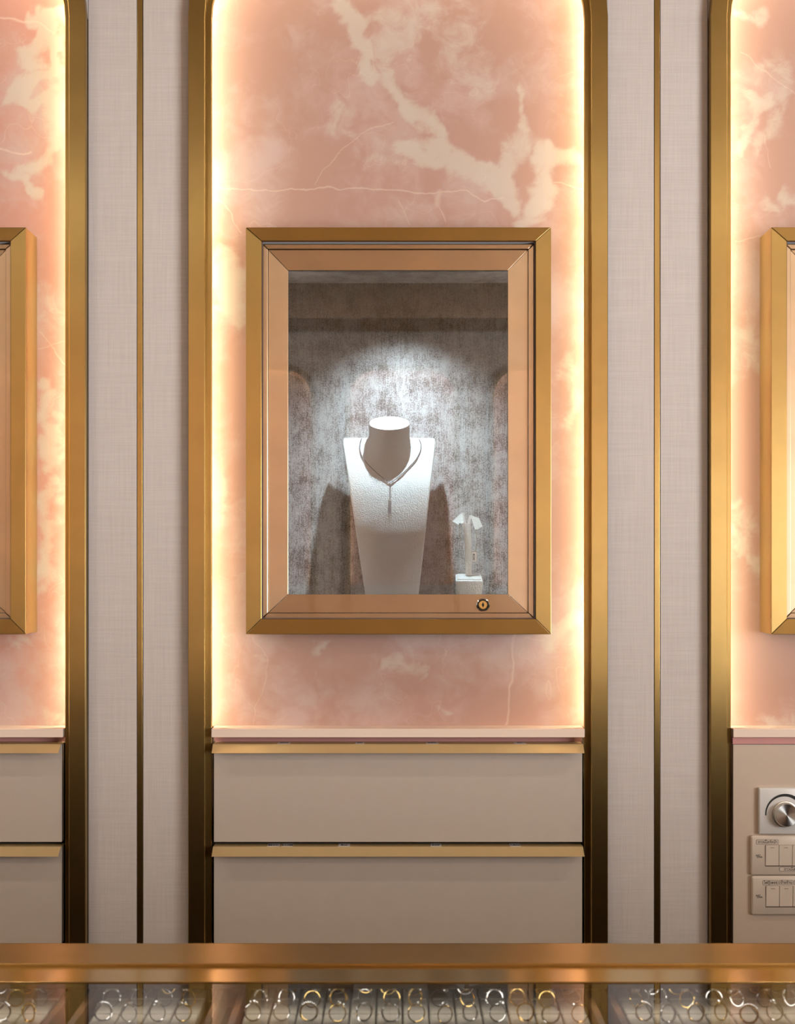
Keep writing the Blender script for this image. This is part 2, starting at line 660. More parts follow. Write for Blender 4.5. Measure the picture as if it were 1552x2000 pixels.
# ceiling lamps
ln = 0
for ly, xs in ((-1.2, (-1.75, 1.75)), (-3.4, (-2.6, -1.17, 1.17, 2.6)), (-5.4, (-2.9, -1.45, 1.45, 2.9))):
    for lx in xs:
        e = empty('ceiling_lamp', (lx, ly, ZC), 'round recessed ceiling lamp above the shop floor', 'lamp', 'recessed ceiling lamps')
        b = MB(); b.lathe([(0.075, ZC), (0.075, ZC - 0.006), (0.055, ZC - 0.008), (0.055, ZC)], (lx, ly, 0), 'z', 24); b.build('trim_ring', M['brass_h'], e)
        b = MB(); b.lathe([(0.053, ZC - 0.001), (0.053, ZC - 0.004)], (lx, ly, 0), 'z', 24); b.build('lens', M['lamp'], e)
        l = bpy.data.lights.new('lamp_light', 'AREA')
        l.shape, l.size, l.energy, l.color = 'DISK', 0.1, LAMP_W, (1.0, 0.92, 0.82)
        lo = bpy.data.objects.new('lamp_light', l)
        col.objects.link(lo)
        lo.parent = e
        lo.location = (0, 0, -0.012)

# ------------------------------------------------------------------ niches
HW = 366 * S                 # half width of a niche opening between the inner lips
RC = 172 * S                 # radius of its upper corners
ZTOP = PZ(-142)
YO = 0.055                   # onyx face
PER = 1020 * S               # from niche to niche
NICHE_C = 777.0


def arch(off, cx, zt, zb, hw=HW, rc=RC, n=10):
    """points up one side, over the rounded corners and down the other side, offset outwards"""
    h, r = hw + off, rc + off
    pts = [(cx - h, zb)]
    for i in range(n + 1):
        a = math.pi - (math.pi / 2) * i / n
        pts.append((cx - h + r + r * math.cos(a), zt + off - r + r * math.sin(a)))
    for i in range(n + 1):
        a = math.pi / 2 - (math.pi / 2) * i / n
        pts.append((cx + h - r + r * math.cos(a), zt + off - r + r * math.sin(a)))
    pts.append((cx + h, zb))
    return pts


def sweep(mb, prof, cx, zt, zb, mi=0, y0=0.0, ys=1.0, closed=True, hw=HW):
    rings = []
    k = len(arch(0, cx, zt, zb, hw))
    rows = [[(x, y0 + ys * y, z) for x, z in arch(off, cx, zt, zb, hw)] for off, y in prof]
    for i in range(k):
        rings.append([rows[j][i] for j in range(len(prof))])
    mb.loft(rings, mi, closed, closed)


P = S                        # one pixel on the frame plane
FACE_PROF = [(11 * P, 0.015), (11 * P, 0.0012), (12.3 * P, 0.0), (42.7 * P, 0.0), (44 * P, 0.0012), (44 * P, 0.03), (30 * P, 0.03), (30 * P, 0.015)]
LIP_PROF = [(0, 0.0235), (0, 0.0162), (1.2 * P, 0.0152), (29 * P, 0.0152), (29 * P, 0.0235)]
CAV_PROF = [(27 * P, 0.0245), (29 * P, 0.0245), (29 * P, YO + 0.018), (27 * P, YO + 0.018)]
LED_PROF = [(22 * P, 0.0255), (22 * P, 0.038), (26.5 * P, 0.038), (26.5 * P, 0.0255)]


def niche(cx, zb_led, where):
    e = empty('arch_frame', (cx, 0, 0), 'brushed brass arch frame around the %s' % where, 'frame')
    b = MB(); sweep(b, FACE_PROF, cx, ZTOP, 0.0); b.build('face_band', M['brass_v'], e, smooth=True)
    b = MB(); sweep(b, LIP_PROF, cx, ZTOP, 0.0); b.build('inner_lip', M['brass_v'], e, smooth=True)
    b = MB(); sweep(b, CAV_PROF, cx, ZTOP, 0.0); b.build('back_return', M['white_wall'], e, smooth=True)
    b = MB(); sweep(b, LED_PROF, cx, ZTOP, zb_led); b.build('led_strip', M['led'], e, smooth=True)
    return e


SC = {}                      # showcase measures, shared by the onyx cut-out
YF = -0.026                  # showcase front
SC['x0'], SC['x1'] = PX(480, YF), PX(1076, YF)
SC['z0'], SC['z1'] = PZ(1239, YF), PZ(444, YF)
SC['bx0'], SC['bx1'] = SC['x0'] + 0.012, SC['x1'] - 0.012
SC['bz0'], SC['bz1'] = SC['z0'] + 0.012, SC['z1'] - 0.012

def drift(blobs, u, w):
    """strength of the cream drifts at a point of the slab, in picture units"""
    n1 = noise.fractal(Vector((u * 0.012, w * 0.012, 1.7)), 1.0, 2.0, 5) * 34
    n2 = noise.fractal(Vector((u * 0.012, w * 0.012, 9.3)), 1.0, 2.0, 5) * 34
    u, w = u + n1, w + n2
    m = 0.0
    for run in blobs:
        pts, r = run[0], run[1]
        g = run[2] if len(run) > 2 else 1.0
        for a, c in zip(pts[:-1], pts[1:]):
            dx, dz = c[0] - a[0], c[1] - a[1]
            h = min(1.0, max(0.0, ((u - a[0]) * dx + (w - a[1]) * dz) / max(1e-6, dx * dx + dz * dz)))
            d = math.hypot(u - a[0] - h * dx, w - a[1] - h * dz)
            if d < r:
                t = 1 - d / r
                m = max(m, g * t * t * (3 - 2 * t))
    return m


def onyx_grid(cx, bx0, bx1, mat):
    """slab face as a fine grid inside the arch, cut out for the showcase, then thickened"""
    st = 5 * P
    off = 22 * P
    x0, z0 = cx - HW - off, LEDGE_T - 0.002
    nx, nz = int((2 * HW + 2 * off) / st) + 1, int((ZTOP + off - z0) / st) + 1
    kk = S * (D + YO) / D
    vid, vs_, val, fs_ = {}, [], [], []
    bl = BLOBS[mat.name]

    def vert(i, j):
        if (i, j) not in vid:
            x, z = x0 + i * st, z0 + j * st
            vid[(i, j)] = len(vs_)
            vs_.append((x - cx, 0.0, z - LEDGE_T))
            u, w = CX + x / kk, CY - (z - EYE) / kk
            val.append(drift(bl, u, w) if -30 < w and -30 < u < 1582 else 0.0)
        return vid[(i, j)]

    hw, r = HW + off, RC + off
    for i in range(nx):
        for j in range(nz):
            xa, za = x0 + i * st, z0 + j * st
            xm, zm = xa + st / 2 - cx, za + st / 2
            if abs(xm) > hw:
                continue
            dx, dz = abs(xm) - (hw - r), zm - (ZTOP + off - r)
            if dx > 0 and dz > 0 and dx * dx + dz * dz > r * r:
                continue
            if xa + st > bx0 and xa < bx1 and za + st > SC['bz0'] - 0.001 and za < SC['bz1'] + 0.001:
                continue
            fs_.append((vert(i, j), vert(i + 1, j), vert(i + 1, j + 1), vert(i, j + 1)))
    me = bpy.data.meshes.new('onyx_slab')
    me.from_pydata(vs_, [], fs_)
    me.materials.append(mat)
    me.attributes.new('drift', 'FLOAT', 'POINT').data.foreach_set('value', val)
    ob = bpy.data.objects.new('onyx_slab', me)
    col.objects.link(ob)
    ob.location = (cx, YO, LEDGE_T)
    so = ob.modifiers.new('thickness', 'SOLIDIFY')
    so.thickness, so.offset = 0.018, -1.0
    return ob


ZLED = PZ(1417, YO)
LEDGE_T, LEDGE_B = PZ(1423.5, 0.002), PZ(1440.5, 0.002)
niches = []
for i, (where, mat) in enumerate((('niche with unlabelled drawers below it', 'onyx_l'), ('niche holding the necklace showcase', 'onyx_c'),
                                  ('niche above the light switches', 'onyx_r'))):
    cx = PX(NICHE_C) + (i - 1) * PER
    niche(cx, ZLED, where)
    sdx = (i - 1) * 1015 * S
    # onyx slab with the showcase cut out of it
    b = MB()
    bx0, bx1 = SC['bx0'] + sdx - 0.001, SC['bx1'] + sdx + 0.001
    slab = onyx_grid(cx, bx0, bx1, M[mat])
    tag(slab,
        ['salmon pink onyx slab with mottled cream clouds above the unlabelled drawers', 'pink onyx slab with cream drifts behind the necklace showcase',
         'pale pink onyx slab in the niche above the light switches'][i], 'stone slab')
    b = MB()
    b.box(cx - HW + 0.001, cx + HW - 0.001, 0.002, YO - 0.001, LEDGE_B, LEDGE_T)
    tag(b.build('onyx_ledge', M['onyx_edge_lit'], origin=(cx, 0.03, LEDGE_B), bevel=0.0012),
        'thin onyx ledge at the foot of the %s' % ['mottled salmon pink slab', 'slab behind the necklace showcase', 'slab above the light switches'][i], 'ledge')

# fabric panels and brass strips between the niches
YFAB = 0.018
fx = HW + 44 * P
for i, side in enumerate((-1, 1)):
    c0 = PX(NICHE_C) + (fx if side > 0 else -fx)
    c1 = PX(NICHE_C) + side * (PER - fx)
    a, b_ = min(c0, c1), max(c0, c1)
    sx = PX(269.5 if side < 0 else 1286.5)
    for x0, x1 in ((a + 0.0005, sx - 0.0055), (sx + 0.0055, b_ - 0.0005)):
        b = MB()
        b.box(x0, x1, YFAB, YFAB + 0.03, 0, ZC)
        b.build('fabric_panel', M['fabric'], wall_front, bevel=0.0012)
    b = MB()
    b.box(sx - 0.0047, sx + 0.0047, YFAB - 0.0005, YFAB + 0.03, 0, ZC)
    struct(b.build('trim_%d' % (i + 1), M['brass_v'], bevel=0.0006), 'thin brass strip between two linen panels')
# the linen goes on above the arches and past the outer niches
for cx in (PX(NICHE_C) - PER, PX(NICHE_C), PX(NICHE_C) + PER):
    b = MB()
    pts = arch(44 * P, cx, ZTOP, ZTOP - RC)
    x0, x1 = cx - HW - 44 * P, cx + HW + 44 * P
    poly = [(x1, ZC), (x0, ZC)] + pts
    b.prism(poly, YFAB, YFAB + 0.03)
    b.build('fabric_panel', M['fabric'], wall_front)
for x0, x1 in ((XL, PX(NICHE_C) - PER - fx), (PX(NICHE_C) + PER + fx, XR)):
    b = MB()
    b.box(x0, x1, YFAB, YFAB + 0.03, 0, ZC)
    b.build('fabric_panel', M['fabric'], wall_front)

# opposite wall with its own glowing niches, seen in the reflections
o = MB(); o.box(XL, XR, YB - 0.2, YB - 0.09, 0, ZC)
wall_back = struct(o.build('wall_back', M['white_wall']), 'opposite shop wall with glowing pink arches')
FZT, FZB = EYE + 1.184, EYE - 0.186
fc = [0.03 + k * 0.92 for k in (-3, -2, -1, 0, 1, 2, 3)]
proto = {}
for q, cx in enumerate(fc):
    if q == 0:
        b = MB(); sweep(b, FACE_PROF, cx, FZT, 0.0, 0, YB, -1); proto['f'] = b.build('niche_frame', M['brass_v'], wall_back, smooth=True, origin=(cx, YB, 0))
        b = MB(); sweep(b, LIP_PROF, cx, FZT, 0.0, 0, YB, -1); proto['l'] = b.build('niche_lip', M['brass_v'], wall_back, smooth=True, origin=(cx, YB, 0))
        b = MB(); sweep(b, LED_PROF, cx, FZT, FZB, 0, YB, -1); proto['d'] = b.build('niche_led', M['led_far'], wall_back, smooth=True, origin=(cx, YB, 0))
        b = MB(); b.prism(list(reversed(arch(20 * P, cx, FZT, FZB))), YB - YO - 0.018, YB - YO)
        proto['o'] = b.build('niche_slab', M['onyx_far'], wall_back, origin=(cx, YB, 0))
        b = MB(); b.box(cx - HW, cx + HW, YB - YO, YB - 0.005, 0.0, FZB); proto['c'] = b.build('niche_base', M['cream'], wall_back, origin=(cx, YB, 0))
    else:
        for k, s_ in proto.items():
            c = s_.copy(); col.objects.link(c); c.parent = wall_back; c.location.x = s_.location.x + cx - fc[0]
wx = [XL] + [v for cx in fc for v in (cx - fx, cx + fx)] + [XR]
for a, b_ in zip(wx[0::2], wx[1::2]):
    if b_ - a > 0.01:
        b = MB(); b.box(a, b_, YB - 0.05, YB - 0.018, 0, ZC); b.build('fabric_panel', M['white_wall'], wall_back)
for cx in fc:
    b = MB()
    b.prism([(cx + fx, ZC), (cx - fx, ZC)] + arch(44 * P, cx, FZT, FZT - RC), YB - 0.05, YB - 0.018)
    b.build('fabric_panel', M['white_wall'], wall_back)
b = MB(); b.box(XL, XR, YB - 0.02, YB + 0.05, ZC - 0.08, ZC); b.build('cornice', M['brass_h'], wall_back)


# ------------------------------------------------------------------ showcases
def mitred(x0, x1, z0, z1, wl, wr, wb, wt, y0, y1, parent, mv, mh, names, bevel=0.0006, gap=0.0003, slope=0.0):
    """four mitred bars; slope pushes the inner edge back"""
    i0, i1, j0, j1 = x0 + wl, x1 - wr, z0 + wb, z1 - wt
    g = gap
    bars = [
        ([(x0 + g, z1), (i0 + g, j1), (i1 - g, j1), (x1 - g, z1)], mh, names[0], (0, 1, 1, 0)),
        ([(x0 + g, z0), (x1 - g, z0), (i1 - g, j0), (i0 + g, j0)], mh, names[0], (0, 0, 1, 1)),
        ([(x0, z0 + g), (i0, j0 + g), (i0, j1 - g), (x0, z1 - g)], mv, names[1], (0, 1, 1, 0)),
        ([(x1, z0 + g), (x1, z1 - g), (i1, j1 - g), (i1, j0 + g)], mv, names[1], (0, 0, 1, 1)),
    ]
    for poly, m, nm, inner in bars:
        b = MB()
        b.prism(poly, y0, y1)
        if slope:
            for k in range(4):
                x, y, z = b.v[k]
                b.v[k] = (x, y + slope * inner[k], z)
        b.build(nm, m, parent, bevel=bevel)


YD = -0.014                  # face of the door
Y_IN = 0.152
IC = PZ(553, Y_IN)           # inner ceiling
IF = PZ(1161, YD) - 0.016    # inner floor


def showcase():
    root = empty('showcase', (PX(778, YF), YF, SC['z0']), 'brass framed wall showcase with the white necklace bust inside', 'showcase', 'wall showcases in the niches')
    x0, x1, z0, z1 = SC['x0'], SC['x1'], SC['z0'], SC['z1']
    k = S * (D + YF) / D
    mitred(x0, x1, z0, z1, 30.5 * k, 30.0 * k, 30 * k, 26.5 * k, YF, YF + 0.078, root, M['brass_v'], M['brass_h'], ('frame_rail', 'frame_stile'), 0.0007)
    ix0, ix1, iz0, iz1 = x0 + 30.5 * k, x1 - 30 * k, z0 + 30 * k, z1 - 26.5 * k
    # velvet seal lining the inside of the frame
    b = MB()
    s = 0.0012
    for a in ((ix0, ix0 + s, iz0, iz1), (ix1 - s, ix1, iz0, iz1)):
        b.box(a[0], a[1], YF + 0.004, YF + 0.03, a[2], a[3])
    b.box(ix0, ix1, YF + 0.004, YF + 0.03, iz0, iz0 + s)
    b.box(ix0, ix1, YF + 0.004, YF + 0.03, iz1 - s, iz1)
    b.build('velvet_seal', M['velvet_brush'], root)
    # inner box
    b = MB()
    bx0, bx1, bz0, bz1 = SC['bx0'], SC['bx1'], SC['bz0'], SC['bz1']
    yb = Y_IN + 0.012
    lx0, lx1 = ix0 + 0.004, ix1 - 0.004
    b.box(bx0, lx0, 0.0525, yb, bz0, bz1)
    b.box(lx1, bx1, 0.0525, yb, bz0, bz1)
    b.box(lx0, lx1, Y_IN, yb, bz0, bz1)
    b.box(lx0, lx1, YD + 0.012, Y_IN, bz0, IF)
    b.build('lining', M['velvet'], root)
    b = MB()
    b.box(lx0, lx1, YD + 0.012, Y_IN, IC, bz1)
    b.build('ceiling_lining', M['velvet_flat'], root)
    # lamp puck
    lx, ly = PX(785, 0.0), 0.0125
    b = MB(); b.lathe([(0.0085, IC), (0.0085, IC - 0.002), (0.0068, IC - 0.0025), (0.0068, IC)], (lx, ly, 0), 'z', 24); puck = b.build('lamp_puck', M['steel'], root)
    b = MB(); b.lathe([(0.0065, IC - 0.0005), (0.0065, IC - 0.0015)], (lx, ly, 0), 'z', 24); b.build('lamp_lens', M['led_cool'], puck)
    l = bpy.data.lights.new('showcase_lamp', 'SPOT')
    l.energy, l.color, l.shadow_soft_size, l.spot_size, l.spot_blend = SPOT_W, (0.70, 0.89, 1.0), 0.007, math.radians(108), 1.0
    lo = bpy.data.objects.new('showcase_lamp', l)
    col.objects.link(lo)
    lo.parent = root
    lo.location = Vector((lx, ly, IC - 0.010)) - wloc(root)
    lo.rotation_euler = (math.radians(3), 0, 0)
    # added fill glow, unseen behind the door stiles, to brighten the bust
    for sx_, xa in ((1, PX(562, YD) - 0.009), (-1, PX(992, YD) + 0.009)):
        b = MB()
        xb = xa + sx_ * 0.005
        b.prism([(min(xa, xb), IF + 0.01), (max(xa, xb), IF + 0.01), (max(xa, xb), IC - 0.01), (min(xa, xb), IC - 0.01)], 0.0045, 0.0065)
        b.m = [0] + [1] * (len(b.f) - 1)
        b.build('added_fill_bar', [M['steel'], M['fill_bar']], root, fix=False)
    # door
    kd = S * (D + YD) / D
    dx0, dx1, dz0, dz1 = PX(512.5, YD), PX(1042.5, YD), PZ(1207.5, YD), PZ(476.5, YD)
    door = bpy.data.objects.new('door', None)
    col.objects.link(door)
    door.parent = root
    door.location = Vector((dx0, YD, dz0)) - wloc(root)
    mitred(dx0, dx1, dz0, dz1, 10.5 * kd, 11 * kd, 10 * kd, 10 * kd, YD, YD + 0.012, door, M['bronze_v'], M['bronze_h'], ('trim_rail', 'trim_stile'), 0.0011)
    a0, a1, c0, c1 = dx0 + 11 * kd, dx1 - 11.5 * kd, dz0 + 10.5 * kd, dz1 - 10.5 * kd
    g0, g1, h0, h1 = PX(562, YD), PX(992, YD), PZ(1161, YD), PZ(527, YD)
    mitred(a0, a1, c0, c1, g0 - a0, a1 - g1, h0 - c0, c1 - h1, YD + 0.0045, YD + 0.013, door, M['bronze_v'], M['bronze_h'], ('door_rail', 'door_stile'), 0.0005)
    b = MB()
    b.prism([(g0 - 0.003, h0 - 0.003), (g1 + 0.003, h0 - 0.003), (g1 + 0.003, h1 + 0.003), (g0 - 0.003, h1 + 0.003)], YD + 0.0135, YD + 0.0175, 1)
    b.m[0] = 0
    b.build('glass', [M['glass_door'], M['clear']], door)
    b = MB()
    kx, kz = PX(943, YD), PZ(1181.5, YD)
    yk = YD + 0.0045
    b.lathe([(0.0118, yk + 0.0004), (0.0118, yk - 0.002), (0.0102, yk - 0.003), (0.0096, yk - 0.002), (0.0096, yk)], (kx, 0, kz), 'y', 32, 0)
    b.lathe([(0.0094, yk - 0.0008), (0.0094, yk - 0.0012)], (kx, 0, kz), 'y', 32, 1)
    b.lathe([(0.0078, yk - 0.0005), (0.0078, yk - 0.0026), (0.0068, yk - 0.0034)], (kx, 0, kz), 'y', 32, 2)
    b.prism([(kx - 0.0009, kz - 0.0042), (kx + 0.0009, kz - 0.0042), (kx + 0.0011, kz), (kx + 0.0009, kz + 0.0042), (kx - 0.0009, kz + 0.0042), (kx - 0.0011, kz)], yk - 0.0038, yk - 0.003, 1)
    b.lathe([(0.0022, yk - 0.003), (0.0022, yk - 0.0038)], (kx, 0, kz), 'y', 16, 1)
    lk = b.build('lock', [M['steel'], M['black'], M['lock_brass']], door)
    lk['label'] = 'round keyhole lock with a chrome ring'
    return root


sc_mid = showcase()
sc_l = copy_tree(sc_mid, -1015 * S)
sc_l['label'] = 'brass framed wall showcase on the mottled salmon onyx slab'
sc_r = copy_tree(sc_mid, 1015 * S)
sc_r['label'] = 'brass framed wall showcase above the light switches'


# ------------------------------------------------------------------ necklace bust
def interp(tab, v):
    for (a, fa), (b, fb) in zip(tab[:-1], tab[1:]):
        if a <= v <= b:
            t = (v - a) / (b - a)
            return fa + (fb - fa) * t
    return tab[0][1] if v < tab[0][0] else tab[-1][1]


def make_bust():
    # profile by picture height: front depth and half width
    zs = PZ(855, 0.108)
    zb = IF + 0.0004
    depth = [(zb, 0.066), (EYE - 0.04, 0.060), (EYE + 0.005, 0.054), (EYE + 0.035, 0.0485), (EYE + 0.065, 0.0485), (EYE + 0.10, 0.0525), (EYE + 0.14, 0.064), (EYE + 0.18, 0.085), (zs, 0.106)]
    n = 40
    mb = MB()
    rings = []
    sm_depth = lambda z_: sum(interp(depth, z_ + q * 0.006) for q in range(-4, 5)) / 9
    for i in range(n + 1):
        z = zb + (zs - zb) * i / n
        y = sm_depth(z)
        t = (z - zb) / (zs - zb)
        xl = PX(712 + (668 - 712) * (z - PZ(1160)) / (PZ(855) - PZ(1160)), y)
        xr = PX(818 + (851 - 818) * (z - PZ(1160)) / (PZ(855) - PZ(1160)), y)
        if i == n:
            xl += 0.003
            xr -= 0.003
        xm, h = (xl + xr) / 2, (xr - xl) / 2
        ring = []
        m = 14
        for j in range(m + 1):
            s = -1 + 2 * j / m
            ring.append((xm + s * h, y + 0.010 * s * s, z))
        for j in range(m, -1, -1):
            s = -1 + 2 * j / m
            ring.append((xm + s * h, y + 0.010 * s * s + 0.011, z))
        rings.append(ring)
    mb.loft(rings)
    # neck, leaning back from its slanted top
    tilt = math.radians(25)
    yc = 0.084
    cc = Vector((PX(760, yc), yc, PZ(829.5, yc)))
    ax = Vector((0, math.sin(tilt), -math.cos(tilt)))       # down the neck
    side = Vector((1, 0, 0))
    fwd = ax.cross(side).normalized()
    r0 = 40.0 * S * (D + yc) / D
    rings = []
    for d, r, e in ((0.0, 0.985, 0.985), (0.0015, 1.0, 1.0), (0.012, 0.99, 0.99), (0.03, 1.0, 0.98), (0.048, 1.10, 1.0), (0.062, 1.28, 1.02), (0.074, 1.5, 1.0), (0.082, 1.52, 0.95), (0.092, 1.3, 0.8)):
        c = cc + ax * d
        rings.append([c + side * (r0 * r * math.cos(a)) + fwd * (r0 * e * math.sin(a)) for a in [2 * math.pi * q / 36 for q in range(36)]])
    mb.loft(rings)
    root = empty('necklace_bust', (cc.x, 0.07, zb), 'white leather necklace bust with a slanted round neck top', 'jewellery bust')
    ob = mb.build('body', M['leather'], root, smooth=True)
    rm = ob.modifiers.new('remesh', 'REMESH')
    rm.mode, rm.voxel_size, rm.use_smooth_shade = 'VOXEL', 0.0018, True
    sm = ob.modifiers.new('smooth', 'SMOOTH')
    sm.factor, sm.iterations = 0.5, 9
    dg = bpy.context.evaluated_depsgraph_get()
    dg.update()
    me = bpy.data.meshes.new_from_object(ob.evaluated_get(dg))
    ob.modifiers.clear()
    ob.data = me
    for p in me.polygons:
        p.use_smooth = True
    # cap
    b = MB()
    up = -ax
    rr = []
    for h, r in ((-0.0035, 0.97), (0.0012, 0.985), (0.0030, 0.975), (0.0036, 0.94)):
        c = cc + up * h
        rr.append([c + side * (r0 * r * math.cos(a)) + fwd * (r0 * r * math.sin(a)) for a in [2 * math.pi * q / 48 for q in range(48)]])
    b.loft(rr)
    cap = b.build('neck_cap', M['leather'], root, smooth=True)
    cap['label'] = 'bright white oval neck cap'
    bv = BVHTree.FromPolygons([tuple(v.co + ob.location + root.location) for v in me.vertices], [tuple(p.vertices) for p in me.polygons])
    return root, bv


bust, bust_bvh = make_bust()


def on_bust(px, py, lift):
    d = Vector((PX(px), D, PZ(py) - EYE)).normalized()
    o_ = Vector(cam.location)
    hit = bust_bvh.ray_cast(o_, d)
    if hit[0] is None:
        return None
    return hit[0] + hit[1] * lift


def smooth_path(pts, n):
    out = []
    k = len(pts)
    for i in range(k - 1):
        p0, p1, p2, p3 = pts[max(i - 1, 0)], pts[i], pts[i + 1], pts[min(i + 2, k - 1)]
        for j in range(n):
            t = j / n
            out.append(tuple(0.5 * ((2 * p1[c]) + (-p0[c] + p2[c]) * t + (2 * p0[c] - 5 * p1[c] + 4 * p2[c] - p3[c]) * t * t + (-p0[c] + 3 * p1[c] - 3 * p2[c] + p3[c]) * t ** 3) for c in range(len(p1))))
    out.append(pts[-1])
    return out


def resample(pts, step):
    out = [Vector(pts[0])]
    acc = 0.0
    for a, b in zip(pts[:-1], pts[1:]):
        a, b = Vector(a), Vector(b)
        L = (b - a).length
        if L < 1e-9:
            continue
        pos = step - acc
        while pos <= L:
            out.append(a + (b - a) * (pos / L))
            pos += step
        acc = (acc + L) % step
    return out


def make_necklace():
    left = [(706, 858), (703, 871), (705, 887), (716, 905), (735, 924), (752, 938), (761, 944)]
    right = [(761, 944), (774, 936), (793, 919), (809, 902), (819, 885), (821.5, 871), (818, 858)]
    pts = []
    for run in (left, right):
        for p in smooth_path(run, 10):
            q = on_bust(p[0], p[1], 0.0022)
            if q is not None:
                pts.append(q)
    c = on_bust(761, 946, 0.002)
    M['pendant'] = plain('grey_satin_bar', srgb(150, 148, 146), 0.4)
    root = empty('necklace', c, 'diamond tennis necklace with a drop pendant on the white bust', 'necklace')
    b = MB()
    for i, p in enumerate(resample(pts, 0.0019)):
        b.ball(p, 0.0015 if i % 2 else 0.0012, i % 2)
    ch = b.build('chain', [M['pendant'], M['gem']], root)
    ch['kind'] = 'stuff'
    drop = [on_bust(761.5, py, 0.0016) for py in (946, 955, 965, 975)]
    b = MB()
    for i, p in enumerate(resample(drop, 0.0028)):
        b.ball(p, 0.0014 + 0.0003 * (i % 3), 0)
        b.ball(p + Vector((0, 0, 0.0014)), 0.0008, 1)
    b.build('drop', [M['gem'], M['silver']], root)
    a, e = on_bust(761, 978, 0.001), on_bust(761, 1003, 0.001)
    b = MB()
    w = 0.0028
    b.loft([[(a.x - w, a.y - 0.0012, a.z), (a.x + w, a.y - 0.0012, a.z), (a.x + w, a.y - 0.0004, a.z), (a.x - w, a.y - 0.0004, a.z)],
            [(e.x - w, e.y - 0.0012, e.z), (e.x + w, e.y - 0.0012, e.z), (e.x + w, e.y - 0.0004, e.z), (e.x - w, e.y - 0.0004, e.z)]])
    b.build('pendant_bar', M['pendant'], root, bevel=0.0002)


make_necklace()


